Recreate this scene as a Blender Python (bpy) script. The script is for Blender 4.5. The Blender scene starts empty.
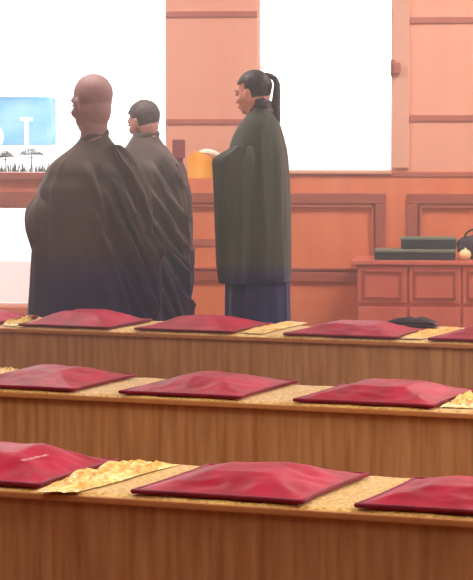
import bpy, bmesh, math, random
from mathutils import Vector, Matrix, noise
random.seed(7)
C = bpy.context.scene.collection
PI = math.pi
# ------------------------------------------------------------------ camera
F, W, H = 2400.0, 473.0, 580.0
HOR, HC = 125.0, 1.40
PITCH = math.atan((H/2-HOR)/F)
cam_d = bpy.data.cameras.new('camera'); cam = bpy.data.objects.new('camera', cam_d); C.objects.link(cam)
cam_d.sensor_fit = 'HORIZONTAL'; cam_d.sensor_width = 36.0; cam_d.lens = 36.0*F/W
cam_d.clip_start = .1; cam_d.clip_end = 2000
cam.location = (0, 0, HC); cam.rotation_euler = (PI/2-PITCH, 0, 0)
bpy.context.scene.camera = cam
FW = Vector((0, math.cos(PITCH), -math.sin(PITCH))); UP = Vector((0, math.sin(PITCH), math.cos(PITCH)))
CO = Vector((0, 0, HC))
def ray(px, py): return FW*F + Vector((1, 0, 0))*(px-W/2) + UP*(H/2-py)
def at_z(px, py, z):
    d = ray(px, py); return CO + d*((z-HC)/d.z)
def at_y(px, py, y):
    d = ray(px, py); return CO + d*(y/d.y)
class Frame:                                    # local x to the right, y away from the camera, z up
    def __init__(s, o, a): s.o = Vector(o); s.a = a; s.x = Vector((math.cos(a), -math.sin(a), 0)); s.y = Vector((math.sin(a), math.cos(a), 0))
    def w(s, x, y, z): return s.o + s.x*x + s.y*y + Vector((0, 0, z))
    def l(s, p): d = p-s.o; return Vector((d.dot(s.x), d.dot(s.y), d.z))
    def hit(s, px, py, y=0.0):                  # local (x, z) seen at a pixel on the local plane y
        d = ray(px, py); t = (y-(CO-s.o).dot(s.y))/d.dot(s.y); q = s.l(CO+d*t); return q.x, q.z
# ------------------------------------------------------------------ materials
def lin(c): return tuple(((v/255)/12.92 if v/255 <= .04045 else ((v/255+.055)/1.055)**2.4) for v in c)
def mat(name, c1, c2=None, rough=.6, scale=(6, 6, 6), bump=0.0, detail=4, sheen=0, spec=.3, kind='noise', coords='Object', sub=0, haze_fade=None):
    m = bpy.data.materials.new(name); m.use_nodes = True; nt = m.node_tree; N = nt.nodes; L = nt.links
    b = N['Principled BSDF']; b.inputs['Roughness'].default_value = rough
    b.inputs['Specular IOR Level'].default_value = spec
    if sheen:
        b.inputs['Sheen Weight'].default_value = sheen; b.inputs['Sheen Roughness'].default_value = .4
    c1 = lin(c1); c2 = lin(c2) if c2 else c1
    tc = N.new('ShaderNodeTexCoord'); mp = N.new('ShaderNodeMapping'); L.new(tc.outputs[coords], mp.inputs['Vector']); mp.inputs['Scale'].default_value = scale
    if kind == 'noise':
        t = N.new('ShaderNodeTexNoise'); t.inputs['Scale'].default_value = 1; t.inputs['Detail'].default_value = detail; out = t.outputs['Fac']
    elif kind == 'voronoi':
        t = N.new('ShaderNodeTexVoronoi'); t.inputs['Scale'].default_value = 1; out = t.outputs['Distance']
    else:
        t = N.new('ShaderNodeTexWave'); t.inputs['Scale'].default_value = 1; t.inputs['Distortion'].default_value = 3; t.inputs['Detail'].default_value = 3; out = t.outputs['Fac']
    L.new(mp.outputs['Vector'], t.inputs['Vector'])
    r = N.new('ShaderNodeValToRGB'); r.color_ramp.elements[0].position = .3; r.color_ramp.elements[1].position = .7
    r.color_ramp.elements[0].color = (*c1, 1); r.color_ramp.elements[1].color = (*c2, 1)
    L.new(out, r.inputs['Fac']); col = r.outputs['Color']
    if haze_fade:                                     # bluish reflection haze painted into the cloth colour by height: (z0, z1, colour below z0)
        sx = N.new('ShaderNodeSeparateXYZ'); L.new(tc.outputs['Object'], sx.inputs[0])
        mr = N.new('ShaderNodeMapRange'); mr.inputs['From Min'].default_value = haze_fade[0]; mr.inputs['From Max'].default_value = haze_fade[1]; L.new(sx.outputs['Z'], mr.inputs['Value'])
        mx = N.new('ShaderNodeMix'); mx.data_type = 'RGBA'; mx.inputs['A'].default_value = (*lin(haze_fade[2]), 1)
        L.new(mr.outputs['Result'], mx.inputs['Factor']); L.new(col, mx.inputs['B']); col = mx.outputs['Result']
    L.new(col, b.inputs['Base Color'])
    if bump:
        bp = N.new('ShaderNodeBump'); bp.inputs['Strength'].default_value = 1; bp.inputs['Distance'].default_value = bump
        L.new(out, bp.inputs['Height']); L.new(bp.outputs['Normal'], b.inputs['Normal'])
    return m
M = {
 'wall':   mat('salmon_wood', (234, 164, 138), (240, 174, 148), .5, (9, 9, .8)),
 'wall_lo': mat('orange_wood', (222, 124, 84), (232, 140, 98), .45, (9, 9, .8)),
 'mould':  mat('dark_moulding', (164, 86, 68), (176, 98, 78), .45, (6, 6, 20)),
 'seam':   mat('seam_wood', (176, 100, 84), (190, 112, 94), .5, (9, 9, .8)),
 'casing': mat('pale_casing', (226, 172, 148), (232, 178, 152), .4, (9, 9, 1)),
 'frame':  mat('window_frame_paint', (238, 206, 196), (245, 214, 204), .4),
 'cab':    mat('cabinet_wood', (204, 104, 86), (216, 118, 96), .4, (8, 8, 1.2)),
 'cabdark': mat('cabinet_groove', (168, 74, 60), (178, 84, 68), .5),
 'bench':  mat('brown_bench_wood', (162, 116, 72), (198, 152, 102), .65, (38, 38, 3.0), .002, 5),
 'gold':   mat('gold_brocade', (192, 150, 72), (226, 194, 114), .55, (75, 75, 75), .003, 2, sheen=.3, kind='voronoi'),
 'crinkle': mat('crinkled_gold', (206, 150, 62), (255, 236, 150), .28, (40, 40, 40), .004, 4, spec=.7),
 'goldtrim': mat('gold_trim', (176, 120, 72), (190, 132, 78), .6, (30, 30, 30)),
 'red':    mat('crimson_velvet', (138, 0, 38), (176, 0, 58), .5, (9, 9, 9), .0012, 2, sheen=.04, spec=.27),
 'redpipe': mat('crimson_piping', (104, 2, 34), (134, 6, 46), .5, (20, 20, 20), sheen=.05),
 'white':  mat('white_thread', (226, 190, 196), (235, 205, 210), .6),
 'floor':  mat('floor_stone', (120, 80, 60), (140, 94, 70), .5, (2, 2, 2)),
 'ceil':   mat('ceiling_plaster', (232, 216, 204), (238, 222, 210), .8),
 'side':   mat('side_wall_wood', (206, 138, 112), (214, 146, 118), .6, (3, 3, .6)),
 'skin':   mat('skin', (154, 118, 118), (164, 126, 124), .55, (20, 20, 20)),
 'skin2':  mat('pale_skin', (228, 164, 144), (236, 174, 152), .55, (20, 20, 20)),
 'skin3':  mat('soft_skin', (206, 150, 140), (214, 158, 146), .55, (20, 20, 20)),
 'robe1':  mat('brown_grey_robe', (68, 53, 48), (84, 66, 60), .8, (22, 22, 5), .003, 4, sheen=.25, haze_fade=(.64, .84, (44, 28, 78))),
 'robe2':  mat('mauve_grey_robe', (84, 68, 66), (102, 84, 80), .8, (22, 22, 5), .003, 4, sheen=.25, haze_fade=(.60, .82, (54, 36, 80))),
 'robe3':  mat('dark_green_robe', (60, 66, 56), (76, 80, 70), .8, (24, 24, 4), .003, 4, sheen=.25, haze_fade=(.66, .76, (36, 36, 84))),
 'navy':   mat('navy_skirt', (34, 34, 84), (48, 46, 98), .8, (24, 24, 4), .003, 4, sheen=.25),
 'collar': mat('grey_collar', (96, 86, 84), (110, 98, 96), .8, (20, 20, 20)),
 'hair':   mat('dark_hair', (50, 40, 44), (74, 62, 66), .5, (60, 60, 10), .002),
 'hairg':  mat('grey_black_hair', (72, 62, 62), (98, 86, 84), .6, (60, 60, 20), .002),
 'eye':    mat('eye', (40, 30, 28), (50, 36, 32), .2),
 'lip':    mat('lip', (176, 90, 84), (184, 98, 90), .5),
 'yellow': mat('yellow_cover', (255, 196, 96), (255, 210, 120), .5, (10, 10, 10)),
 'page':   mat('paper', (252, 246, 226), (255, 250, 236), .6),
 'box':    mat('dark_box', (44, 42, 46), (56, 54, 58), .4, (10, 10, 10)),
 'boxedge': mat('grey_green_edge', (110, 120, 108), (124, 134, 120), .4, (10, 10, 10)),
 'cream':  mat('cream_cloth', (246, 214, 158), (252, 226, 176), .6, (60, 60, 60), .003),
 'cloth':  mat('charcoal_cloth', (56, 48, 56), (72, 62, 70), .8, (20, 20, 20), .004),
 'darkwood': mat('dark_red_wood', (136, 58, 58), (150, 68, 64), .5, (10, 10, 2)),
 'blue':   mat('sky_blue_paint', (84, 146, 182), (150, 184, 196), .7, (.3, .3, .5)),
 'ground': mat('pale_paving', (225, 222, 220), (235, 232, 230), .8, (.2, .2, .2)),
 'outwhite': mat('white_outdoor', (235, 232, 232), (240, 238, 238), .7),
 'pinkwall': mat('pinkish_parapet', (238, 214, 212), (246, 226, 224), .7, (1, 1, .4)),
 'leaf':   mat('grey_green_leaf', (70, 84, 74), (96, 104, 92), .7, (20, 20, 20)),
 'brass':  mat('latch_metal', (176, 104, 92), (186, 112, 98), .4),
}
for nm in ('yellow', 'page'):                    # thin paper and card pass window light; an added glow brightens them
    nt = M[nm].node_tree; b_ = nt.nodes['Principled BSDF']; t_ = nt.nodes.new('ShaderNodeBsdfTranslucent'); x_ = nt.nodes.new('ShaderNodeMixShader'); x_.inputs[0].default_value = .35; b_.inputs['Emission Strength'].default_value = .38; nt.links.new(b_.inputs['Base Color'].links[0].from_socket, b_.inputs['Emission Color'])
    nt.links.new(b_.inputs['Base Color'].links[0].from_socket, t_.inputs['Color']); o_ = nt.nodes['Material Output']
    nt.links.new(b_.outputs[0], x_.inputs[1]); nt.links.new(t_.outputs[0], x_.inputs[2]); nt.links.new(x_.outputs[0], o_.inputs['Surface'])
mg = bpy.data.materials.new('window_glass'); mg.use_nodes = True; nt = mg.node_tree; nt.nodes.clear()
o_ = nt.nodes.new('ShaderNodeOutputMaterial'); mx_ = nt.nodes.new('ShaderNodeMixShader'); tr_ = nt.nodes.new('ShaderNodeBsdfTransparent'); gl_ = nt.nodes.new('ShaderNodeBsdfGlossy')
gl_.inputs['Roughness'].default_value = .03; mx_.inputs[0].default_value = .06; tr_.inputs['Color'].default_value = (.97, .99, 1, 1)
nt.links.new(tr_.outputs[0], mx_.inputs[1]); nt.links.new(gl_.outputs[0], mx_.inputs[2]); nt.links.new(mx_.outputs[0], o_.inputs[0])
M['glass'] = mg
mf = bpy.data.materials.new('frosted_glass'); mf.use_nodes = True; nt = mf.node_tree; nt.nodes.clear()
o_ = nt.nodes.new('ShaderNodeOutputMaterial'); a_ = nt.nodes.new('ShaderNodeMixShader'); tr_ = nt.nodes.new('ShaderNodeBsdfTranslucent'); t2_ = nt.nodes.new('ShaderNodeBsdfTransparent')
tr_.inputs['Color'].default_value = (.98, .9, .9, 1); a_.inputs[0].default_value = .8
nt.links.new(tr_.outputs[0], a_.inputs[1]); nt.links.new(t2_.outputs[0], a_.inputs[2]); nt.links.new(a_.outputs[0], o_.inputs[0])
M['frost'] = mf
# ------------------------------------------------------------------ helpers
def obj(name, bm, m, parent=None, smooth=False, loc=None):
    me = bpy.data.meshes.new(name); bmesh.ops.recalc_face_normals(bm, faces=bm.faces); bm.to_mesh(me); bm.free()
    for p in me.polygons: p.use_smooth = smooth
    o = bpy.data.objects.new(name, me); C.objects.link(o); me.materials.append(M[m] if isinstance(m, str) else m)
    if loc is not None:
        me.transform(Matrix.Translation(-Vector(loc))); o.location = loc
    if parent:
        o.parent = parent
        if loc is None: me.transform(Matrix.Translation(-parent_world(parent)))      # meshes are built in world space
        else: o.location = Vector(loc)-parent_world(parent)
    return o
def parent_world(o):
    v = Vector(o.location)
    while o.parent: o = o.parent; v += Vector(o.location)
    return v
def thing(name, label, cat, loc, group=None):
    o = bpy.data.objects.new(name, None); C.objects.link(o); o.location = loc; o.empty_display_size = .1
    return tag(o, label, cat, group)
def tag(o, label, cat, group=None):
    o['label'] = label; o['category'] = cat
    if group: o['group'] = group
    return o
def struct(name, bm, m, parent=None, **k):
    o = obj(name, bm, m, parent, **k)
    if not parent: o['kind'] = 'structure'
    return o
WORLD = Frame((0, 0, 0), 0)
def box(bm, x, y, z, fr=WORLD, bev=0.0):
    vs = [bm.verts.new(fr.w(a, b, c)) for a in x for b in y for c in z]
    q = [(0, 1, 3, 2), (4, 6, 7, 5), (0, 4, 5, 1), (2, 3, 7, 6), (0, 2, 6, 4), (1, 5, 7, 3)]
    fs = [bm.faces.new([vs[i] for i in f]) for f in q]
    if bev:
        es = list({e for f in fs for e in f.edges}); bmesh.ops.bevel(bm, geom=es, offset=bev, segments=2, affect='EDGES', profile=.7)
def boxes(*a, fr=WORLD, bev=0.0):
    bm = bmesh.new()
    for b in a: box(bm, *b, fr=fr, bev=bev)
    return bm
def tube(bm, pts, r, n=8, close=False, ref=(0, 0, 1)):
    pts = [Vector(p) for p in pts]; rs = r if isinstance(r, (list, tuple)) else [r]*len(pts); rings = []
    for i, p in enumerate(pts):
        a = pts[(i-1) % len(pts)] if (i or close) else p; b = pts[(i+1) % len(pts)] if (i < len(pts)-1 or close) else p
        d = (b-a).normalized(); s = d.cross(Vector(ref))
        if s.length < .05: s = d.cross(Vector((0, 1, 0)))
        s.normalize(); t = s.cross(d)
        rings.append([bm.verts.new(p+(s*math.cos(2*PI*k/n)+t*math.sin(2*PI*k/n))*rs[i]) for k in range(n)])
    m = len(pts)
    for i in range(m if close else m-1):
        A, B = rings[i], rings[(i+1) % m]
        for k in range(n): bm.faces.new((A[k], A[(k+1) % n], B[(k+1) % n], B[k]))
    if not close: bm.faces.new(rings[0]); bm.faces.new(rings[-1])
def ell(bm, c, r, R=None, seg=24, rings=16):
    mt = Matrix.Translation(Vector(c)) @ (R.to_4x4() if R else Matrix()) @ Matrix.Diagonal((*r, 1))
    bmesh.ops.create_uvsphere(bm, u_segments=seg, v_segments=rings, radius=1, matrix=mt)
def sstep(a, b, x):
    t = min(1, max(0, (x-a)/(b-a))); return t*t*(3-2*t)
def interp(tab, z):                             # tab sorted by falling z: (z, v1, v2...)
    if z >= tab[0][0]: return tab[0][1:]
    for a, b in zip(tab, tab[1:]):
        if z >= b[0]:
            t = (a[0]-z)/(a[0]-b[0]+1e-9); return tuple(u+(v-u)*t for u, v in zip(a[1:], b[1:]))
    return tab[-1][1:]

# ------------------------------------------------------------------ room shell
WF = Frame((0, 14.0, 0), math.radians(6))
RX0, RX1, RB, CEIL, TH = -4.6, 4.6, -3.0, 3.5, .22
def X(px, y=0.0): return WF.hit(px, 125, y)[0]
def Z(py, y=0.0): return WF.hit(236, py, y)[1]
fl = WF
struct('floor', boxes(((RX0-.3, RX1+.3), (RB-.2, 14.9), (-.1, 0))), 'floor')
struct('ceiling', boxes(((RX0-.3, RX1+.3), (RB-.2, 14.9), (CEIL, CEIL+.1))), 'ceil')
struct('wall_left', boxes(((RX0-.2, RX0), (RB, 14.45), (0, CEIL))), 'side')
struct('wall_right', boxes(((RX1, RX1+.2), (RB, 13.5), (0, CEIL))), 'side')
struct('wall_back', boxes(((RX0-.2, RX1+.2), (RB-.2, RB), (0, CEIL))), 'side')
zs, ztop = Z(171), 2.95
zsL = Z(178)
xl0, xl1, xr0, xr1 = -2.9, X(166), X(257.5), X(392)
y0, y1 = 0, TH
zlow1, zlow0 = Z(206), Z(309)
wallA, wallB = -4.75, 4.75
struct('wall_far', boxes(
    ((wallA, wallB), (y0, y1), (ztop, CEIL)), ((wallA, xl0), (y0, y1), (0, ztop)), ((xl1, xr0), (y0, y1), (zs, ztop)),
    ((xr1, wallB), (y0, y1), (zs, ztop)), fr=WF), 'wall')
struct('wall_far.001', boxes(((xl1, wallB), (y0, y1), (0, zs)), ((xl0, xl1), (y0, y1), (zlow1, zsL)), ((xl0, xl1), (y0, y1), (0, zlow0)), fr=WF), 'wall_lo')
# horizontal seams on the piers
i = 1
def trim(bm, m='mould', **k):
    global i
    o = struct('trim_%d' % i, bm, m, **k); i += 1; return o
for (a, b, ya, yb) in ((166, 257.5, 11, 17), (410, 560, 18, 24), (166, 257.5, 119, 124), (410, 560, 115, 121)):
    trim(boxes(((X(a), X(b)), (-.012, .004), (Z(yb), Z(ya))), fr=WF, bev=.003), 'seam')
trim(boxes(((xr0+.0, X(560)), (-.008, .004), (Z(176), Z(172))), fr=WF), 'seam')
trim(boxes(((xr1, X(409)), (-.02, .004), (zs+.02, ztop)), fr=WF, bev=.004), 'casing')
# moulding frames of the lower panelling
def panel(pxa, pxb, pya, pyb, w=.058, d=.022):
    a, b, t, s = X(pxa), X(pxb), Z(pya), Z(pyb)
    bm = boxes(((a, b), (-d, .004), (t-w, t)), ((a, b), (-d, .004), (s, s+w)), ((a, a+w), (-d, .004), (s+w, t-w)), ((b-w, b), (-d, .004), (s+w, t-w)), fr=WF, bev=.006)
    trim(bm)
    e = w+.012
    trim(boxes(((a+e, b-e), (-d-.004, .004), (t-e-.01, t-e)), ((a+e, b-e), (-d-.004, .004), (s+e, s+e+.01)), ((a+e, a+e+.01), (-d-.004, .004), (s+e, t-e)), ((b-e-.01, b-e), (-d-.004, .004), (s+e, t-e)), fr=WF), 'seam')
panel(170, 386, 193, 281); panel(408, 640, 193, 281)
trim(boxes(((xl0, xl1), (-.03, .004), (Z(207), Z(192))), fr=WF, bev=.008), 'mould')
trim(boxes(((X(172), X(250)), (-.008, .004), (Z(246), Z(239))), fr=WF), 'seam')
struct('baseboard_far', boxes(((wallA+.2, wallB-.2), (-.02, .01), (0, .12)), fr=WF, bev=.005), 'mould')
# windows
def window(n, a, b, s, t, glass, frame_w=.03, mull=None, mz=None, sill=True):
    w = struct('window_%d' % n, boxes(((a, a+frame_w), (.06, .12), (s, t)), ((b-frame_w, b), (.06, .12), (s, t)), ((a, b), (.06, .12), (s, s+frame_w)), ((a, b), (.06, .12), (t-frame_w, t)), fr=WF, bev=.004), 'frame')
    w['kind'] = 'structure'
    for mm in mull or ():
        obj('mullion', boxes(((mm-.015, mm+.015), (.065, .115), (s, t)), fr=WF), 'frame', w)
    for z in mz or ():
        obj('glazing_bar', boxes(((a+frame_w, b-frame_w), (.08, .1), (z-.003, z+.003)), fr=WF), 'frame', w)
    obj('window_pane', boxes(((a+.01, b-.01), (.088, .092), (s+.01, t-.01)), fr=WF), glass, w)
    return w
w1 = window(1, xl0, xl1, zsL, ztop, 'glass', .012, mull=(-2.0,))
w2 = window(2, xr0, xr1, zs, ztop, 'glass', .008, mz=(Z(67),))
w3 = window(3, xl0, xl1, zlow0, zlow1, 'frost', .02)
obj('window_sill', boxes(((xl0, xl1), (-.05, .2), (Z(180, -.05), Z(173, -.05))), fr=WF, bev=.006), 'mould', w1)
obj('window_sill', boxes(((xr0, xr1), (-.02, .2), (zs-.015, zs+.003)), fr=WF, bev=.004), 'casing', w2)
bm = boxes(((X(390.5), X(396)), (-.035, .0), (Z(77), Z(60))), fr=WF, bev=.012); box(bm, (X(394), X(401)), (-.06, -.03), (Z(74), Z(63)), WF, .01)
lt = obj('window_latch', bm, 'brass', w2)

# ------------------------------------------------------------------ outdoors
struct('ground', boxes(((-200, 200), (14.95, 600), (-.2, -.02))), 'ground')
bp = Vector((0, 168, 0)); s168 = 168/F
b = thing('blue_building', 'long low pale blue building far outside the left window', 'building', (-17, 168, 0))
bm = bmesh.new()
xa, xb = -34.0, (48-W/2)*s168; zt = HC+(HOR-97)*s168
box(bm, (xa, xb), (168, 176), (-.02, zt), WORLD, .05); obj('wall', bm, 'blue', b)
bm = boxes(((xa-.3, xb-1.2), (167.6, 176.4), (zt, zt+.14))); obj('roof', bm, 'outwhite', b)
for k in range(0):
    x_ = (6+k*11-W/2)*s168; obj('window', boxes(((x_, x_+.35), (167.95, 168.05), (HC-.2, HC+.7))), mat('pale_pane%d' % k, (120, 172, 190), (128, 178, 196), .3), b)
bm = bmesh.new(); x_ = (27-W/2)/F*120
tube(bm, [(x_, 120, -.02), (x_, 120, HC+.25)], .1, 10); box(bm, (x_-.3, x_+.3), (119.8, 120.2), (HC+.2, HC+.38), WORLD, .04)
tag(obj('lamp_post', bm, 'outwhite', loc=(x_, 120, 0)), 'thin white post with a flat head in front of the blue building', 'post')
bm = bmesh.new(); x_ = (-5-W/2)/F*110; ell(bm, (x_-.2, 110, .85), (.62, .62, .62)); 
for a in range(4): tube(bm, [(x_-.35+.6*math.cos(a*PI/2+.7), 110+.6*math.sin(a*PI/2+.7), 0), (x_-.35+.6*math.cos(a*PI/2+.7), 110+.6*math.sin(a*PI/2+.7), .8)], .05)
tag(obj('garden_tent', bm, 'outwhite', loc=(x_, 110, 0)), 'white rounded tent at the left edge in front of blue building', 'tent')
# parapet outside the low pane
tag(obj('parapet', boxes(((xl0-.5, xl1+.2), (1.4, 1.55), (0, Z(262, 1.4))), fr=WF, bev=.02), 'pinkwall', loc=WF.w(-1.5, 1.4, 0)), 'pinkish white low outdoor wall seen through the lower left pane', 'wall')
# window box with upright grass and two little flat-topped plants
pl = thing('window_planter', 'narrow planter of upright grass blades outside left window sill', 'planter', WF.w(-1.6, .4, zsL-.12))
obj('box', boxes(((xl0, X(70)), (.28, .5), (zsL-.18, zsL-.02)), ((-2.6, -2.56), (.22, .34), (zsL-.3, zsL-.18)), ((-1.9, -1.86), (.22, .34), (zsL-.3, zsL-.18)), fr=WF, bev=.01), 'outwhite', pl)
bm = bmesh.new()
for k in range(150):
    x_ = X(-35)+(X(66)-X(-35))*random.random(); y_ = .3+random.random()*.16; h_ = .035+.05*random.random(); dx = random.uniform(-.012, .012)
    tube(bm, [WF.w(x_, y_, zsL-.03), WF.w(x_+dx*.4, y_, zsL+h_*.5), WF.w(x_+dx, y_, zsL+h_)], [.0042, .0036, .0015], 5)
g = obj('grass_blades', bm, 'leaf', pl); g['kind'] = 'stuff'
for (pxc, hw, py, lb) in ((31, 12, 155, 'small flat-topped bonsai outside the window, the right one nearest the man'), (5, 9, 157.5, 'small flat-topped bonsai outside the window, at the picture\'s left edge')):
    bm = bmesh.new(); c = WF.w(X(pxc, .4), .4, Z(py, .4)); u = hw*14.4/F
    t = thing('bonsai', lb, 'plant', WF.w(X(pxc, .4), .4, zsL-.02), 'bonsai plants outside the left window')
    for k in range(420):
        a, r_ = random.random()*2*PI, math.sqrt(random.random()); p = c+Vector((u*r_*math.cos(a), .05*r_*math.sin(a), .034*(1-r_*r_)*random.uniform(.1, 1.3)))
        d = Vector((random.uniform(-1, 1), random.uniform(-1, 1), random.uniform(-.5, .5))).normalized()*.007; e = d.cross(Vector((0, .3, 1))).normalized()*.004
        bm.faces.new([bm.verts.new(p+q) for q in (-d, e, d, -e)])
    obj('foliage', bm, 'leaf', t); bm = bmesh.new()
    base = WF.w(X(pxc, .4), .4, zsL-.05)
    tube(bm, [base, base+(c-base)*.5+Vector((.006, 0, 0)), c], [.006, .004, .003], 6)
    for sx in (-1, -.5, .5, 1): tube(bm, [c-Vector((0, 0, .02)), c+Vector((u*.6*sx, 0, .0))], [.002, .001], 5)
    obj('trunk', bm, 'leaf', t)

# ------------------------------------------------------------------ benches and cushions
TB = math.radians(22); ZB = .5
def bench_frame(px, py):
    p = at_z(px, py, ZB); return Frame((p.x, p.y, 0), TB)
rows = [bench_frame(236.5, 503), bench_frame(236.5, 401), bench_frame(236.5, 335)]
BD = .56; ext = [(-2.2, 2.2), (-2.9, 2.9), (-3.5, 3.3)]
blabels = ['long brown bench nearest the viewer, gold brocade on top', 'middle one of the three long brown gold-topped benches', 'farthest long brown bench, gold-topped, before the standing robed people']
def grid_sheet(bm, fr, x, y, nx, ny, fz):
    vs = [[bm.verts.new(fr.w(x[0]+(x[1]-x[0])*a/nx, y[0]+(y[1]-y[0])*b/ny, fz(a/nx, b/ny))) for b in range(ny+1)] for a in range(nx+1)]
    for a in range(nx):
        for b in range(ny): bm.faces.new((vs[a][b], vs[a+1][b], vs[a+1][b+1], vs[a][b+1]))
for r_, fr in enumerate(rows):
    x0, x1 = ext[r_]
    t = thing('kneeling_bench', blabels[r_], 'bench', fr.w(0, BD/2, 0), 'long low benches')
    obj('bench_body', boxes(((x0, x1), (.012, BD-.01), (.0, ZB-.012)), fr=fr, bev=.004), 'bench', t)
    bm = bmesh.new()
    nx = int((x1-x0)*50); ny = 26
    def fz(a, b, r_=r_):
        p = Vector((a*(x1-x0)*5, b*3, r_*7)); e = min(b, 1-b)*ny
        return ZB-.012+.012*min(1, e) + .0035*noise.noise(p*2)
    grid_sheet(bm, fr, (x0, x1), (-.004, BD), nx, ny, fz)
    obj('brocade_cover', bm, 'gold', t, smooth=True)
    bm = boxes(((x0, x1), (-.008, .012), (ZB-.022, ZB-.006)), fr=fr, bev=.004)
    obj('cover_edge', bm, 'goldtrim', t)

def cushion(fr, px, size, h, seed, label, group, depth=None, puff=0.0, lx=None):
    x = fr.l(at_z(px, 0, ZB)).x if lx is None else lx
    if lx is None:                                # front-left corner seen at column px on the bench's front edge
        d = ray(px, 300); d.z = 0; o = Vector((0, 0, 0)); tt = (0-(o-fr.o).dot(fr.y))/d.dot(fr.y); x = fr.l(o+d*tt).x
    dp = depth or size; y = .012; n = 44; inset = .14
    bm = bmesh.new(); vs = []; h -= .006
    for a in range(n+1):
        col = []
        for b in range(n+1):
            u, v = a/n*2-1, b/n*2-1
            m = (abs(u)**9+abs(v)**9)**(1/9)*.6+max(abs(u), abs(v))*.4; m = min(m, 1)
            k = min(1, (1-m)*size/2/inset); z = .013+h*k + puff*(1-u*u)*(1-v*v)
            z -= .010*max(0, 1-abs(k-.5)*2)*abs(noise.noise(Vector((u*3, v*3, seed))))
            z += .006*noise.noise(Vector((u*2.3, v*2.3, seed*1.7)))*min(1, k*2)+.0012*noise.noise(Vector((u*9, v*9, seed)))*min(1, k*3)
            pinch = 1-.035*(1-abs(u)**3)*(abs(v)**3) ; pinch2 = 1-.035*(1-abs(v)**3)*(abs(u)**3)
            col.append(bm.verts.new(fr.w(x+(u*pinch2*.5+.5)*size, y+(v*pinch*.5+.5)*dp, ZB+z)))
        vs.append(col)
    for a in range(n):
        for b in range(n): bm.faces.new((vs[a][b], vs[a+1][b], vs[a+1][b+1], vs[a][b+1]))
    rim = [vs[a][0] for a in range(n)]+[vs[n][b] for b in range(n)]+[vs[a][n] for a in range(n, 0, -1)]+[vs[0][b] for b in range(n, 0, -1)]
    low = [bm.verts.new((v.co.x, v.co.y, ZB+.0045)) for v in rim]; k = len(rim)
    for q in range(k): bm.faces.new((rim[q], low[q], low[(q+1) % k], rim[(q+1) % k]))
    bm.faces.new(low); edge = [Vector((v.co.x, v.co.y, ZB+.011)) for v in rim]
    c = obj('cushion', bm, 'red', smooth=True, loc=fr.w(x+size/2, y+dp/2, ZB)); tag(c, label, 'cushion', group)
    bm = bmesh.new(); tube(bm, edge[::2], .006, 6, close=True); obj('piping', bm, 'redpipe', c, smooth=True)
    return c, x
G1, G2, G3 = 'red cushions on the near bench', 'red cushions on the middle bench', 'red cushions on the far bench'
c11, x11 = cushion(rows[0], -128, .46, .056, 1, 'red cushion at left end of the nearest bench, small white marks on top', G1, .47, .006)
cushion(rows[0], 130, .44, .045, 2, 'whole red cushion at the centre of the nearest bench', G1, .48)
cushion(rows[0], 355, .44, .040, 3, 'red cushion at right edge of the nearest bench, cut by the frame', G1, .45)
cushion(rows[1], -42, .43, .045, 4, 'red cushion at left edge of the middle bench', G2, .50, .004)
cushion(rows[1], 118, .43, .045, 5, 'red cushion at the centre of the middle bench', G2, .53)
cushion(rows[1], 293, .47, .045, 6, 'wide red cushion toward the right of the middle bench', G2, .50)
cushion(rows[2], -92, .43, .05, 7, 'red cushion at left edge of the far bench, only its tip showing', G3, .44)
cushion(rows[2], 18, .44, .05, 8, 'red cushion on the far bench below the large bald man', G3, .46, .01)
cushion(rows[2], 134, .46, .042, 9, 'red cushion on the far bench between the small man and woman', G3, .47, .008)
cushion(rows[2], 283, .50, .045, 10, 'red cushion on the far bench in front of the cabinet', G3, .44)
cushion(rows[2], 428, .45, .05, 11, 'red cushion at right edge of the far bench', G3, .46)
# white stitched marks on the cushion at the left end
bm = bmesh.new(); fr = rows[0]
for k in range(4):
    p = at_z(25+k*6.5, 462-k*1.5, ZB+.072); q = fr.l(p); sx, sy = .012, .02
    hgt = ZB+.077
    for (ax, ay, bx, by) in ((-.5, -.5, .5, -.5), (-.5, .5, .5, .5), (-.5, 0, .5, 0), (0, -.5, 0, .5) if k % 2 else (-.5, -.5, -.5, .5)):
        tube(bm, [fr.w(q.x+ax*sx, q.y+ay*sy, hgt), fr.w(q.x+bx*sx, q.y+by*sy, hgt)], .0011, 5)
emb = obj('embroidered_marks', bm, 'white', c11)
# crinkled gold cloths
def crinkle(r_, quad, amp, seed, label, nx=60, ny=24):
    P = [at_z(*q, ZB) for q in quad]; bm = bmesh.new(); vs = []
    for a in range(nx+1):
        col = []
        for b in range(ny+1):
            u, v = a/nx, b/ny; p = (P[0]*(1-u)+P[1]*u)*(1-v)+(P[3]*(1-u)+P[2]*u)*v
            e = min(1, min(u, 1-u)*7, min(v, 1-v)*4)
            q = Vector((u*11, v*4, seed)); z = .4*e+e*(abs(noise.noise(q))*1.3+.5*abs(noise.noise(q*2.3))+.25*noise.noise(q*5))
            wob = Vector((noise.noise(Vector((u*6, v*2, seed+9))), noise.noise(Vector((u*5, v*3, seed+5))), 0))*.012
            col.append(bm.verts.new(p+wob+Vector((0, 0, .004+amp*max(0, z)))))
        vs.append(col)
    for a in range(nx):
        for b in range(ny): bm.faces.new((vs[a][b], vs[a+1][b], vs[a+1][b+1], vs[a][b+1]))
    c = sum(P, Vector())/4
    tag(obj('wrinkled_cloth', bm, 'crinkle', smooth=False, loc=c), label, 'cloth', 'crumpled gold cloths on the benches')
crinkle(0, ((36, 493), (76, 494), (180, 466), (138, 463)), .022, 1, 'crumpled shiny gold cloth on the nearest bench beside the left cushion')
crinkle(1, ((-20, 380), (2, 383), (22, 371), (-6, 369)), .016, 2, 'crumpled gold cloth at the left edge of the middle bench')
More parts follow.
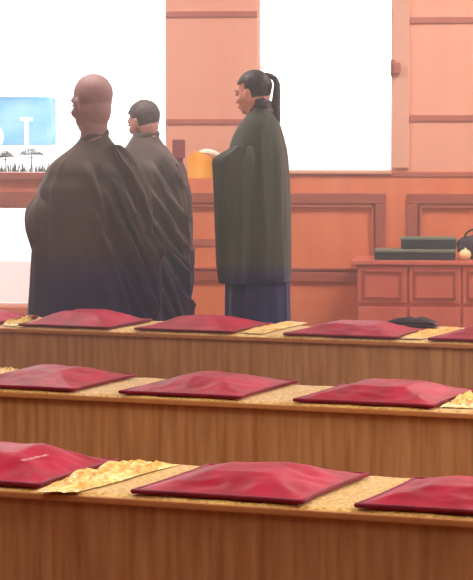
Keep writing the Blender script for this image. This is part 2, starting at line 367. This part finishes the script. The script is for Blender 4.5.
crinkle(1, ((440, 408), (480, 410), (520, 400), (470, 396)), .02, 3, 'crumpled gold cloth at the right end of the middle bench')
crinkle(2, ((236, 333.5), (262, 334.8), (308, 323.5), (290, 322)), .010, 4, 'crumpled gold cloth on the far bench below the woman')
crinkle(2, ((395, 339), (420, 340), (470, 329), (440, 327)), .009, 5, 'crumpled gold cloth on the far bench below the cabinet')
crinkle(2, ((2, 326), (16, 327), (38, 318), (22, 316)), .014, 6, 'crumpled gold cloth on the far bench by its leftmost cushions')
# dark folded garment on the far bench
bm = bmesh.new(); fr = rows[2]; q = fr.l(at_z(415, 327, ZB))
for k in range(3):
    sh = .03*k
    n1, n2 = 30, 12; vs = []
    for a in range(n1+1):
        col = []
        for b in range(n2+1):
            u, v = a/n1*2-1, b/n2*2-1; rr = max(0, 1-abs(u)**3)*max(0, 1-abs(v)**4)
            col.append(bm.verts.new(fr.w(q.x+u*(.17-sh)+.02*k, .512+v*(.046-.005*k), ZB+.004+.016*k+rr*(.02+.01*noise.noise(Vector((u*3, v*2, k)))))))
        vs.append(col)
    for a in range(n1):
        for b in range(n2): bm.faces.new((vs[a][b], vs[a+1][b], vs[a+1][b+1], vs[a][b+1]))
tag(obj('folded_garment', bm, 'cloth', smooth=True, loc=fr.w(q.x, .50, ZB)), 'dark folded garment lying on the far bench before the cabinet', 'garment')

# ------------------------------------------------------------------ cabinet and what stands on it
CY = -.5                                        # cabinet front plane
def CX(px): return WF.hit(px, 280, CY)[0]
def CZ(py): return WF.hit(400, py, CY)[1]
cb = thing('cabinet', 'low reddish wooden cabinet with framed doors against the wall at right', 'cabinet', WF.w(CX(450), -.26, 0))
ct = CZ(260.5); cx0, cx1 = CX(357), CX(357)+4*(CX(408)-CX(357))+.03
obj('carcass', boxes(((cx0, cx1), (CY, -.02), (.0, ct-.02)), fr=WF, bev=.004), 'cab', cb)
obj('top', boxes(((cx0-.03, cx1+.03), (CY-.03, -.012), (ct-.024, ct)), fr=WF, bev=.006), 'cab', cb)
obj('plinth', boxes(((cx0-.01, cx1+.01), (CY-.012, -.02), (0, .06)), fr=WF, bev=.004), 'cabdark', cb)
dw = (CX(461.5)-CX(408))
for k in range(4):
    a = CX(357)+k*dw+.006 if k else cx0+.006; a = CX(408)+(k-1)*dw+.008; b2 = a+dw-.016; a = max(a, cx0+.008)
    for (za, zb, nm) in ((CZ(303), CZ(266), 'drawer'), (.09, CZ(307), 'door')):
        d = obj(nm, boxes(((a, b2), (CY-.014, CY+.002), (za, zb)), fr=WF, bev=.004), 'cab', cb)
        e = .024
        if nm == 'door': continue
        obj('raised_frame', boxes(((a+e, b2-e), (CY-.024, CY-.012), (zb-e-.012, zb-e)), ((a+e, b2-e), (CY-.024, CY-.012), (za+e, za+e+.012)), ((a+e, a+e+.012), (CY-.024, CY-.012), (za+e, zb-e)), ((b2-e-.012, b2-e), (CY-.024, CY-.012), (za+e, zb-e)), fr=WF, bev=.003), 'cabdark', d)
def case(pxa, pxb, pya, pyb, ya, yb, label, z0):
    a, b3 = WF.hit(pxa, 250, ya)[0], WF.hit(pxb, 250, ya)[0]; h = WF.hit(pxa, pya, ya)[1]
    t = thing('flat_case', label, 'case', WF.w((a+b3)/2, (ya+yb)/2, z0), 'dark cases on the cabinet')
    obj('case_body', boxes(((a, b3), (ya, yb), (z0, h-.012)), fr=WF, bev=.005), 'box', t)
    obj('lid', boxes(((a-.003, b3+.003), (ya-.003, yb+.003), (h-.012, h)), fr=WF, bev=.003), 'boxedge', t)
    return h
h1 = case(374.5, 455, 250, 260, -.46, -.2, 'long dark case lying on the cabinet, lower of two', ct+.001)
case(401, 456, 237.5, 248, -.34, -.16, 'dark case resting on top of the lower case', h1+.001)
bm = bmesh.new(); cc = WF.w(WF.hit(477, 250, -.3)[0], -.3, ct+.07)
ell(bm, cc, (.115, .08, .07), seg=32, rings=20)
for v in bm.verts:
    v.co += (v.co-cc).normalized()*.012*noise.noise((v.co-cc)*25)
    if v.co.z < ct+.004: v.co.z = ct+.004
b_ = thing('dark_bag', 'soft dark bag standing at the right end of the cases', 'bag', WF.w(WF.hit(477, 250, -.3)[0], -.3, ct)); obj('bag_body', bm, 'cloth', b_, smooth=True)
bm = bmesh.new(); tube(bm, [cc+Vector((.07*math.cos(a), 0, .05+.05*math.sin(a))) for a in [PI*k/10 for k in range(11)]], .006, 8); obj('handle', bm, 'box', b_, smooth=True)
bm = bmesh.new(); cc = WF.w(WF.hit(465, 254, -.46)[0], -.46, ct+.032)
ell(bm, cc, (.034, .034, .031))
for v in bm.verts:
    d = v.co-cc; v.co += d.normalized()*.004*math.sin(7*math.atan2(d.y, d.x))*(1-abs(d.z)/.035)
tube(bm, [cc+Vector((0, 0, .026)), cc+Vector((.004, 0, .04))], [.008, .004], 8)
tag(obj('round_pouch', bm, 'cream', smooth=True, loc=cc-Vector((0, 0, .032))), 'small round cream pouch on the cabinet beside the dark bag', 'pouch')
# dark red wooden stand behind the small man
pst = at_y(179, 140, 13.3)
t = thing('wooden_stand', 'dark red wooden post stand rising behind the short-haired man\'s shoulder', 'stand', (pst.x, 13.3, 0))
s_ = 13.3/F
obj('post', boxes(((pst.x-.02, pst.x+.022), (13.28, 13.32), (.03, HC-18*s_))), 'darkwood', t)
obj('head_block', boxes(((pst.x-.036, pst.x+.034), (13.26, 13.34), (HC-33*s_, HC-14.5*s_)), bev=.004), 'darkwood', t)
obj('base', boxes(((pst.x-.15, pst.x+.15), (13.15, 13.45), (0, .03)), bev=.006), 'darkwood', t)

# ------------------------------------------------------------------ people
def skin_body(hs, arms, sw=.135):
    """one continuous figure; local frame: +Y forward, z up; hs = shoulder height scale; arms = [(elbow, wrist, hand dir, palm normal)] right, left"""
    V, E, R = [], [], []
    def add(p, r, par=None):
        V.append(Vector(p)); R.append(r)
        if par is not None: E.append((par, len(V)-1))
        return len(V)-1
    k = hs
    pel = add((0, 0, .92*k), .105)
    wai = add((0, .0, 1.05*k), .10, pel); che = add((0, .01, 1.20*k), .11, wai); ubk = add((0, -.005, 1.30*k), .075, che)
    nb = add((0, -.005, 1.40*k), .06, ubk); nt_ = add((0, .012, 1.49*k), .052, nb)
    for sx in (1, -1):
        hp = add((.065*sx, 0, .87*k), .07, pel); kn = add((.065*sx, .01, .48*k), .045, hp); ca = add((.065*sx, -.01, .3*k), .042, kn)
        an = add((.065*sx, -.03, .09), .034, ca); he = add((.067*sx, .0, .045), .036, an); bl = add((.075*sx, .08, .032), .034, he); add((.08*sx, .13, .024), .022, bl)
    for (sx, el, wr, hd, pn) in arms:
        cl = add((.07*sx, 0, 1.33*k), .05, ubk); sh = add((sw*sx, 0, 1.30*k), .045, cl)
        e_ = add(el, .040, sh); w_ = add(wr, .026, e_)
        hd = Vector(hd).normalized(); pn = Vector(pn).normalized(); sd = hd.cross(pn).normalized()
        wv = Vector(wr)
        for f_, (off, ln, cu) in enumerate(((-.027, .068, .5), (-.009, .078, .55), (.009, .074, .6), (.026, .058, .7))):
            a0 = add(wv+hd*.03+sd*off*.7, .014, w_); a1 = add(wv+hd*.082+sd*off, .0115, a0)
            a2 = add(V[a1]+(hd*math.cos(cu*.5)+pn*math.sin(cu*.5))*ln*.5, .0088, a1); a3 = add(V[a2]+(hd*math.cos(cu)+pn*math.sin(cu))*ln*.3, .008, a2)
            add(V[a3]+(hd*math.cos(cu*1.5)+pn*math.sin(cu*1.5))*ln*.25, .0072, a3)
        b0 = add(wv+hd*.022-sd*.022, .014, w_); b1 = add(wv+hd*.05-sd*.048+pn*.012, .0105, b0); add(wv+hd*.078-sd*.056+pn*.024, .0085, b1)
    me = bpy.data.meshes.new('sk'); me.from_pydata([tuple(v) for v in V], E, []); o = bpy.data.objects.new('sk', me); C.objects.link(o)
    o.modifiers.new('s', 'SKIN'); sub = o.modifiers.new('u', 'SUBSURF'); sub.levels = 1; sub.render_levels = 1
    for i_, sv in enumerate(me.skin_vertices[0].data): sv.radius = (R[i_], R[i_]*(.75 if i_ in (wai, che, ubk, pel) else 1)); sv.use_root = (i_ == 0)
    return o
def head_bm(bm, c, s, tilt):
    """skull, jaw, brow, nose, lips, chin, ears joined; +Y is the face"""
    Rm = Matrix.Rotation(-tilt, 3, 'X')
    def P(x, y, z): return Vector(c)+Rm @ (Vector((x, y, z))*s)
    def e(x, y, z, a, b_, d): ell(bm, P(x, y, z), (a*s, b_*s, d*s), Rm)
    e(0, -.018, .038, .077, .096, .085); e(0, .01, -.01, .068, .078, .085); e(0, .03, -.055, .054, .058, .062)
    e(0, .062, -.094, .026, .024, .022); e(0, .072, .022, .052, .024, .026)
    e(0, .094, -.022, .011, .016, .026); e(0, .104, -.036, .014, .016, .011); e(0, .088, -.064, .022, .012, .007); e(0, .086, -.074, .02, .012, .008)
    e(.036, .066, -.03, .022, .022, .022); e(-.036, .066, -.03, .022, .022, .022)
    for sx in (1, -1):
        e(.078*sx, -.004, -.012, .008, .018, .030); e(.083*sx, -.012, .004, .008, .016, .018); e(.076*sx, .004, -.036, .007, .010, .011)
    e(0, -.012, -.085, .055, .06, .075); e(0, -.02, -.025, .066, .082, .085)
    return P, Rm
def bake(o, bm_extra, name, m, vox=.006, smooth=5):
    dg = bpy.context.evaluated_depsgraph_get(); me = bpy.data.meshes.new_from_object(o.evaluated_get(dg))
    bm_extra.from_mesh(me); bpy.data.objects.remove(o)
    m2 = bpy.data.meshes.new(name); bm_extra.to_mesh(m2); bm_extra.free()
    t = bpy.data.objects.new(name, m2); C.objects.link(t)
    rm = t.modifiers.new('r', 'REMESH'); rm.mode = 'VOXEL'; rm.voxel_size = vox
    sm = t.modifiers.new('m', 'SMOOTH'); sm.factor = .5; sm.iterations = smooth
    bpy.context.view_layer.update(); dg = bpy.context.evaluated_depsgraph_get(); m3 = bpy.data.meshes.new_from_object(t.evaluated_get(dg))
    bpy.data.objects.remove(t); m3.materials.clear(); m3.materials.append(M[m])
    for p in m3.polygons: p.use_smooth = True
    r = bpy.data.objects.new(name, m3); C.objects.link(r); return r
def person(px, D, yaw, top_py, hscale, head_px, tilt, arms, m, label, sw=.135):
    """yaw turns +Y towards -X; the root sits on the floor under the torso"""
    base = at_y(px, HOR, D); base.z = 0; Rz = Matrix.Rotation(yaw, 3, 'Z')
    topz = HC+(HOR-top_py)*D/F
    hc = Vector((at_y(head_px, HOR, D).x-base.x, 0, 0)); hc = Rz.inverted() @ hc; hc.z = topz-.122*hscale
    k = (topz-.24*hscale-.075)/1.40
    sk = skin_body(k, arms, sw)
    bm = bmesh.new(); P, Rm = head_bm(bm, hc, hscale, tilt)
    # neck joins the spine to the skull
    tube(bm, [Vector((0, -.01, 1.36*k)), Vector((hc.x*.6, hc.y*.6-.008, 1.43*k)), Vector(hc)+Vector((0, -.02, -.05*hscale))], [.058*hscale, .058*hscale, .055*hscale], 16)
    o = bake(sk, bm, 'person', m); o.data.transform(Rz.to_4x4()); o.location = base; tag(o, label, 'person')
    for sx in (1, -1):
        bm = bmesh.new(); ell(bm, base+Rz @ P(.03*sx, .087, .002), (.012*hscale, .007*hscale, .0055*hscale), (Rz @ Rm), 12, 8); obj('eye', bm, 'eye', o, smooth=True)
        bm = bmesh.new(); tube(bm, [base+Rz @ P(sx*(.014+.032*q/5), .096-.012*(q/5)**2, .02+.006*math.sin(q/5*PI)) for q in range(6)], .0028*hscale, 6); obj('eyebrow', bm, 'hair', o, smooth=True)
    bm = bmesh.new(); ell(bm, base+Rz @ P(0, .096, -.069), (.02*hscale, .006*hscale, .006*hscale), (Rz @ Rm), 12, 8); obj('lips', bm, 'lip', o, smooth=True)
    return o, base, Rz, P, k
def loft(parent, name, tab, D, m, dep, disp, nz=110, na=160, ycen=None, power=1.0, capt=False, closed=True, lines=None):
    """tab: (py, xl, xr) silhouettes in the plane y=D; dep(z, hw) half depth; disp(a, z) metres outward"""
    T = []
    for row in tab:
        z = HC+(HOR-row[0])*D/F if row[0] is not None else row[3]
        T.append((z, (row[1]-W/2)*D/F, (row[2]-W/2)*D/F, row[3] if len(row) > 3 else 0.0))
    T.sort(key=lambda r: -r[0]); bm = bmesh.new(); rings = []
    for j in range(nz+1):
        z = T[0][0]+(T[-1][0]-T[0][0])*j/nz; dz = .012
        vals = [interp(T, z+o_) for o_ in (-dz, 0, dz)] if 1 < j < nz-1 else [interp(T, z)]
        xl, xr, yo = [sum(v[q] for v in vals)/len(vals) for q in range(3)]; cx, hw = (xl+xr)/2, (xr-xl)/2; hd = dep(z, hw); ring = []
        for a_ in range(na):
            a = 2*PI*a_/na-PI; ca, sa = math.cos(a), math.sin(a); dd = disp(a, z)
            if lines and sa < .1: dd += crest(lines, W/2+(cx+hw*ca)*F/D, HOR+(HC-z)*F/D)*min(1, (.1-sa)*3)
            px_ = cx+hw*math.copysign(abs(ca)**power, ca)+dd*ca; py_ = D+yo+(ycen(z) if ycen else 0)+hd*math.copysign(abs(sa)**power, sa)+dd*sa
            ring.append(bm.verts.new((px_, py_, z+ .25*dd)))
        rings.append(ring)
    for A, B in zip(rings, rings[1:]):
        for q in range(na): bm.faces.new((A[q], A[(q+1) % na], B[(q+1) % na], B[q]))
    if capt: bm.faces.new(rings[0])
    if closed: bm.faces.new(rings[-1])
    return obj(name, bm, m, parent, smooth=True)
def crest(lines, px, py):
    t = 0.0
    for ln in lines:
        if not ln[0][1]-4 < py < ln[-1][1]+4: continue
        y = min(max(py, ln[0][1]), ln[-1][1])
        for (xa, ya), (xb, yb_) in zip(ln, ln[1:]):
            if ya <= y <= yb_:
                d = px-(xa+(xb-xa)*(y-ya)/(yb_-ya)); e = min(1, (py-ln[0][1]+4)/14, (ln[-1][1]+4-py)/10)
                t += e*(.034*math.exp(-(d/(6.5 if d < 0 else 1.9))**2)-.010*math.exp(-((d-5)/3.5)**2))
    return t
def ridge(x): return (1-abs(math.sin(x)))**1.3-.35       # crisp fold crest
def py_floor(D): return HOR+(HC-.04)*F/D

# --- large bald man, left
L1 = [[(128, 160), (138, 180), (146, 203), (148, 228)], [(112, 165), (125, 190), (137, 215), (145, 237), (151, 262)], [(103, 185), (115, 215), (130, 245), (144, 275), (153, 303)],
      [(108, 238), (120, 264), (133, 291), (146, 318)], [(147, 240), (153, 265), (156, 290), (154, 314)], [(96, 210), (108, 250), (121, 288), (131, 320)], [(92, 165), (100, 195), (106, 225)]]
L2 = [[(160, 148), (172, 165), (184, 186)], [(152, 163), (169, 192), (188, 222)], [(150, 188), (166, 215), (190, 250)], [(152, 215), (170, 245), (191, 278)], [(158, 247), (173, 275), (191, 306)], [(158, 280), (176, 320)]]
D1 = 11.75
sa = math.sin
arms = [(1, (.19, .0, 1.02), (.05, .16, .98), (-.2, .5, -.2), (-1, 0, 0)), (-1, (-.19, .0, 1.02), (-.05, .16, .98), (.2, .5, -.2), (1, 0, 0))]
o1, b1, R1, P1, k1 = person(94, D1, math.radians(36), 74.5, 1.18, 91.5, .10, arms, 'skin', 'large bald man in a brown-grey robe standing at left, back turned')
def d1(a, z):
    n_ = noise.noise(Vector((a*1.3, z*2.2, 3)))
    right = sstep(-1.75, -.9, a)*(1-sstep(.2, .7, a))
    f = .032*right*ridge(5.2*a+6.0*z+1.2*n_)*sstep(1.5, 1.25, z)+.007*right*ridge(12*a+15*z+2*n_)
    left = 1-sstep(-1.9, -1.2, a) if a < 0 else .5
    f += .010*left*ridge(6*a+.8*z+1.5*n_)+.006*noise.noise(Vector((a*4, z*3, 1)))
    return f*sstep(1.30, 1.12, z) if z > 1.12 else f
tab = [(129, 84, 105), (133, 82.5, 107.5), (138, 80.5, 110), (143, 77, 114), (149, 70, 120), (156, 60, 127), (163, 51.5, 133), (170, 46.5, 139), (178, 45, 142), (188, 38, 145), (198, 37, 147.5), (210, 36, 148), (230, 34, 149), (255, 30.5, 152), (285, 28.5, 156), (318, 26, 159), (py_floor(D1), 24, 163)]
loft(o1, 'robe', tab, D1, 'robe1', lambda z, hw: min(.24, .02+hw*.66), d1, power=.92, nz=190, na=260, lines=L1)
# left sleeve with its elbow pushed out
tab = [(190, 44, 66), (196, 37, 74), (202, 31, 80), (209, 27, 82), (218, 25.2, 82), (230, 25, 80), (240, 27.5, 76), (250, 31, 68), (256, 36, 58)]
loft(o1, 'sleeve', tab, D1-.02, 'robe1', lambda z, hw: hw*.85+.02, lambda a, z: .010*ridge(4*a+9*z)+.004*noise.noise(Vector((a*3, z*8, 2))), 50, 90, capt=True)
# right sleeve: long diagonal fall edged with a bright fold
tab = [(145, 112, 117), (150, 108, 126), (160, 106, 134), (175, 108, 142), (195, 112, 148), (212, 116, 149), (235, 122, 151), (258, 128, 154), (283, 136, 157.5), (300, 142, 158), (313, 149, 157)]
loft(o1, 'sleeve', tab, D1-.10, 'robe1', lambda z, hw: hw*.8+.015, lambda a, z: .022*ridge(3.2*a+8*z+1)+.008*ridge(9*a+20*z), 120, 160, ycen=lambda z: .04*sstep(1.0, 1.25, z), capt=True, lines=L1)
# collar folded round the neck
def collar(parent, cx, cy_px, D, rx, ry, m, tiltx=.35, r=.016, back=0.0):
    bm = bmesh.new(); c = at_y(cx, cy_px, D); pts = []
    for q in range(40):
        a = 2*PI*q/40; pts.append(c+Vector((rx*math.cos(a), ry*math.sin(a)+back, .018*math.sin(a)*-1*0-tiltx*rx*math.cos(a+PI)*0+.5*0)))
        pts[-1].z += -tiltx*(math.cos(a+.5)*-1)*rx*.6
    tube(bm, pts, r, 8, close=True)
    for v in bm.verts: v.co.z += (v.co.z-c.z)*.6
    return obj('collar', bm, m, parent, smooth=True)
collar(o1, 94, 138, D1, .062, .066, 'robe1', .5, .013)

# --- short-haired man, behind
D2 = 12.5
arms = [(1, (.17, .0, .95), (.05, .15, .92), (-.2, .5, -.2), (-1, 0, 0)), (-1, (-.17, .0, .95), (-.05, .15, .92), (.2, .5, -.2), (1, 0, 0))]
o2, b2_, R2, P2, k2 = person(152, D2, math.radians(52), 101.5, .86, 143, .30, arms, 'skin3', 'short-haired man in a mauve-grey robe standing behind the bald man')
def d2(a, z):
    n_ = noise.noise(Vector((a*1.4, z*2.0, 8))); right = sstep(-2.0, -1.2, a)*(1-sstep(.2, .8, a))
    return (.028*right*ridge(4.6*a+9*z+1.1*n_)+.008*right*ridge(10*a+20*z)+.005*noise.noise(Vector((a*4, z*3, 4))))*(sstep(1.26, 1.1, z) if z > 1.1 else 1)
tab = [(130, 136, 156.5), (134, 134, 158), (139, 131, 160), (145, 127, 165), (152, 122, 171), (160, 117, 177), (168, 113, 182), (180, 110, 186), (200, 109, 189), (225, 109, 191), (255, 110, 192), (320, 112, 192.5), (py_floor(D2), 112, 193)]
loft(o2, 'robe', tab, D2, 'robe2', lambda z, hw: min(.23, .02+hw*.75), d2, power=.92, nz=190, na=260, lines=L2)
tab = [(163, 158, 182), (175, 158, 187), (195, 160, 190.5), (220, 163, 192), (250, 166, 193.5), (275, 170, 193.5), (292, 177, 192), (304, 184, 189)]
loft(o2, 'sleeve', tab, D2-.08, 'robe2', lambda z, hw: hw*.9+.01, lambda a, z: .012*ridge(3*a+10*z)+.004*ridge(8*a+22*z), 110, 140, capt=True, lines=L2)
collar(o2, 146, 137, D2, .060, .064, 'robe2', .3, .012)
# hair: shell over the skull
def hair_cap(parent, base, Rz, P, s, m, cut, thick=.010, seed=0, pts=None):
    bm = bmesh.new(); bmesh.ops.create_uvsphere(bm, u_segments=64, v_segments=40, radius=1)
    for v in list(bm.verts):
        x, y, z = v.co
        if not cut(x, y, z): bm.verts.remove(v)
    c0 = Vector((0, -.018, .03))
    for v in bm.verts:
        x, y, z = v.co; t = thick*(1+.35*noise.noise(Vector((x*4, y*4, z*4+seed))))+.002*math.sin(40*math.atan2(x, z+.3))
        low = max(0, -z); r = (.080+t-.012*low, .099+t-.01*low, .090+t+.03*low)
        v.co = base+Rz @ P(c0.x+x*r[0], c0.y+y*r[1], c0.z+z*r[2])
    o = obj('hair', bm, m, parent, smooth=True)
    sl = o.modifiers.new('t', 'SOLIDIFY'); sl.thickness = .006; sl.offset = -1
    return o
hair_cap(o2, b2_, R2, P2, .86, 'hairg', lambda x, y, z: (z > -.9 and y < -.1) or (z > -.72 and y < .1-.1*z) or (z > .32 and y < .92) or (z > -.1 and y < .34), .007, 2)

# --- woman, right
D3 = 11.5
base3 = at_y(258, HOR, D3); base3.z = 0; yaw3 = math.radians(62); Ri = Matrix.Rotation(-yaw3, 3, 'Z')
def L3(px, py, y):                               # pixel -> the woman's own frame
    q = at_y(px, py, y)-base3; q.z += 0; r = Ri @ Vector((q.x, q.y, 0)); return Vector((r.x, r.y, at_y(px, py, y).z))
wl = L3(236, 167, D3-.12); wr_ = L3(234, 165, D3+.05)
hdl = Ri @ Vector((-1, .15, .22)); hdr = Ri @ Vector((-1, -.1, .22))
arms = [(1, (.14, .04, 1.06), tuple(wr_), tuple(hdr), tuple(Ri @ Vector((0, -.3, 1)))), (-1, (-.14, .06, 1.06), tuple(wl), tuple(hdl), tuple(Ri @ Vector((0, .5, .85))))]
o3, b3_, R3, P3, k3 = person(258, D3, yaw3, 71.5, .84, 252.5, .16, arms, 'skin2', 'woman with a high ponytail in a dark green robe reading a book', .105)
def pleat(a, z, n=9): return .008*ridge(n*a*.5+1.2*noise.noise(Vector((a*2, z*1.5, 5))))+.004*noise.noise(Vector((a*5, z*2, 5)))
tab = [(108, 252, 269), (113, 249, 273), (118, 244, 277), (124, 239, 280), (131, 235, 282), (140, 231, 284), (150, 228.5, 286), (162, 226.5, 287.5), (180, 225, 289), (210, 224, 290), (245, 224, 290.5), (276, 224.5, 290.5), (281, 226, 289)]
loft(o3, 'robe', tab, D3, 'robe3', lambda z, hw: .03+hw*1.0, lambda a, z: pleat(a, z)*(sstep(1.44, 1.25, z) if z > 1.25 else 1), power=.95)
tab = [(262, 227, 288), (282, 225.5, 289), (318, 225, 290), (py_floor(D3), 223, 292)]
loft(o3, 'under_robe', tab, D3, 'navy', lambda z, hw: .01+hw*.8, lambda a, z: pleat(a, z, 13), 60, 160, power=.95)
tab = [(146, 234, 252), (152, 224, 254), (156, 215, 255), (160, 212, 255), (170, 212.5, 254), (190, 213.5, 253), (215, 214.5, 252), (240, 215.5, 251), (262, 216, 250), (276, 217.5, 249), (283, 219, 246)]
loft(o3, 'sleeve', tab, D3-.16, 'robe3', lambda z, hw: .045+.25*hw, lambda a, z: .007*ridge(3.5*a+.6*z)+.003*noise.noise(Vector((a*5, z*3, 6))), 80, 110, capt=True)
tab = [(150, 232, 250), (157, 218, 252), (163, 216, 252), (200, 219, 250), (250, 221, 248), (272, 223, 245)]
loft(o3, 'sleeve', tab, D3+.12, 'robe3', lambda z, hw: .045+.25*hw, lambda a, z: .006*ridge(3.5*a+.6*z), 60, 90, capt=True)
collar(o3, 260.5, 109, D3, .046, .052, 'collar', .3, .018)
collar(o3, 260.5, 115, D3, .060, .066, 'collar', .3, .012)
hair_cap(o3, b3_, R3, P3, .86, 'hair', lambda x, y, z: (z > -.92 and y < -.12) or (z > -.6 and y < -.05-.1*z) or (z > .30 and y < .93) or (z > -.25 and y < .25), .006, 5)
# ponytail rising from the crown and falling straight down the back
bm = bmesh.new(); pts = [(261, 76), (266, 75), (271, 76), (275, 79), (277, 84), (276.5, 95), (275.5, 108), (275.5, 120), (276, 130)]; rr = [.012, .011, .012, .013, .015, .019, .023, .024, .014]
PP = [at_y(x, y, D3-.02) for x, y in pts]; dense = []; rd = []
for a in range(len(PP)-1):
    for q in range(5): t = q/5; dense.append(PP[a].lerp(PP[a+1], t)); rd.append(rr[a]*(1-t)+rr[a+1]*t)
dense.append(PP[-1]); rd.append(rr[-1]); tube(bm, dense, rd, 16, ref=(0, 1, 0))
for v in bm.verts: v.co.y += .0015*math.sin(v.co.x*500)
obj('ponytail', bm, 'hair', o3, smooth=True)
bm = bmesh.new(); c = at_y(262, 77.5, D3-.01); tube(bm, [c+Vector((0, .011*math.cos(q*PI/8), .011*math.sin(q*PI/8))) for q in range(16)], .004, 8, close=True); obj('hair_tie', bm, 'box', o3, smooth=True)
bm = bmesh.new(); c = at_y(261.5, 103.5, D3-.055); ell(bm, c, (.036, .034, .030))
for v in bm.verts: d = v.co-c; v.co += d.normalized()*.003*math.sin(6*math.atan2(d.x, d.z)+d.length*200)
obj('hair_bun', bm, 'hair', o3, smooth=True)
# the open book she holds
yb = D3-.14
bk = thing('open_book', 'open book with yellow cover and white pages in the woman\'s hands', 'book', at_y(205, 166, yb))
def sheet(bm, quad, th, n=Vector((0, 1, 0)), seg=8, bow=0.0):
    P = [Vector(q) for q in quad]; top, bot = [], []
    for a in range(seg+1):
        t = a/seg; p, q = P[0].lerp(P[1], t), P[3].lerp(P[2], t); o_ = n*bow*math.sin(t*PI)
        top.append((bm.verts.new(p+o_), bm.verts.new(q+o_))); bot.append((bm.verts.new(p+o_+n*th), bm.verts.new(q+o_+n*th)))
    for a in range(seg):
        for S in (top, bot): bm.faces.new((S[a][0], S[a+1][0], S[a+1][1], S[a][1]))
        for e in (0, 1): bm.faces.new((top[a][e], top[a+1][e], bot[a+1][e], bot[a][e]))
    for e in (0, seg): bm.faces.new((top[e][0], top[e][1], bot[e][1], bot[e][0]))
bm = bmesh.new()
sheet(bm, [at_y(187.5, 157, yb+.03), at_y(196, 150.5, yb), at_y(196.5, 178.5, yb), at_y(188, 178, yb+.03)], .004)
sheet(bm, [at_y(196, 150.5, yb), at_y(214, 157.5, yb+.02), at_y(215, 178, yb+.02), at_y(196.5, 178.5, yb)], .004, bow=-.004)
obj('cover', bm, 'yellow', bk, smooth=False)
bm = bmesh.new()
A, B = at_y(199, 153.5, yb+.006), at_y(223, 159, yb+.03)
sheet(bm, [A+Vector((0, .0, .012)), B+Vector((0, 0, .010)), B+Vector((0, .13, .012)), A+Vector((.02, .13, .02))], .010, Vector((0, 0, -1)), bow=-.012)
obj('pages', bm, 'page', bk, smooth=True)

# ------------------------------------------------------------------ light
w = bpy.data.worlds.new('World'); bpy.context.scene.world = w; w.use_nodes = True
w.node_tree.nodes['Background'].inputs['Color'].default_value = (1, .99, .99, 1); w.node_tree.nodes['Background'].inputs['Strength'].default_value = 3.2
def area(name, loc, rot, sx, sy, e, col=(1, 1, 1), portal=False, spread=PI):
    l = bpy.data.lights.new(name, 'AREA'); l.shape = 'RECTANGLE'; l.size = sx; l.size_y = sy; l.energy = e; l.color = col; l.spread = spread
    o = bpy.data.objects.new(name, l); C.objects.link(o); o.location = loc; o.rotation_euler = rot
    if portal: l.cycles.is_portal = True
    return o
for (a, b, s, t) in ((xl0, xl1, zsL, ztop), (xr0, xr1, zs, ztop), (xl0, xl1, zlow0, zlow1)):
    area('window_portal', WF.w((a+b)/2, .2, (s+t)/2), (-PI/2, 0, -WF.a), b-a, t-s, 1, portal=True)
for (x, y, e) in ((0, -1.2, 14), (-1.5, 2.5, 24), (2.2, 2.5, 40), (-1.5, 5.8, 60), (2.6, 5.8, 110), (-1.4, 12.0, 88), (2.2, 12.0, 118)):  # unseen fill lights below the ceiling, no fixtures, added to brighten the hall
    area('ceiling_fill', (x, y, CEIL-.05), (0, 0, 0), 1.2, 1.2, e, (1, .93, .86))
area('side_fill', (4.3, 7.2, 1.9), (0, PI/2, 0), 1.2, 1.2, 110, (1, .93, .9))  # unseen fill added at the right to rake cushions and folds
sc = bpy.context.scene
sc.view_settings.view_transform = 'Standard'; sc.view_settings.look = 'None'; sc.view_settings.exposure = 0.0
sc.cycles.max_bounces = 6; sc.cycles.use_denoising = True

# thin bright haze hanging in the hall
mh = bpy.data.materials.new('haze'); mh.use_nodes = True; nt = mh.node_tree; nt.nodes.clear()
o_ = nt.nodes.new('ShaderNodeOutputMaterial'); v_ = nt.nodes.new('ShaderNodeVolumeScatter'); v_.inputs['Density'].default_value = .042; v_.inputs['Anisotropy'].default_value = .55; v_.inputs['Color'].default_value = (1, .95, .94, 1)
nt.links.new(v_.outputs[0], o_.inputs['Volume']); M['haze'] = mh
hz = struct('haze', boxes(((RX0+.05, RX1-.05), (8.0, 13.3), (.02, CEIL-.1))), 'haze')
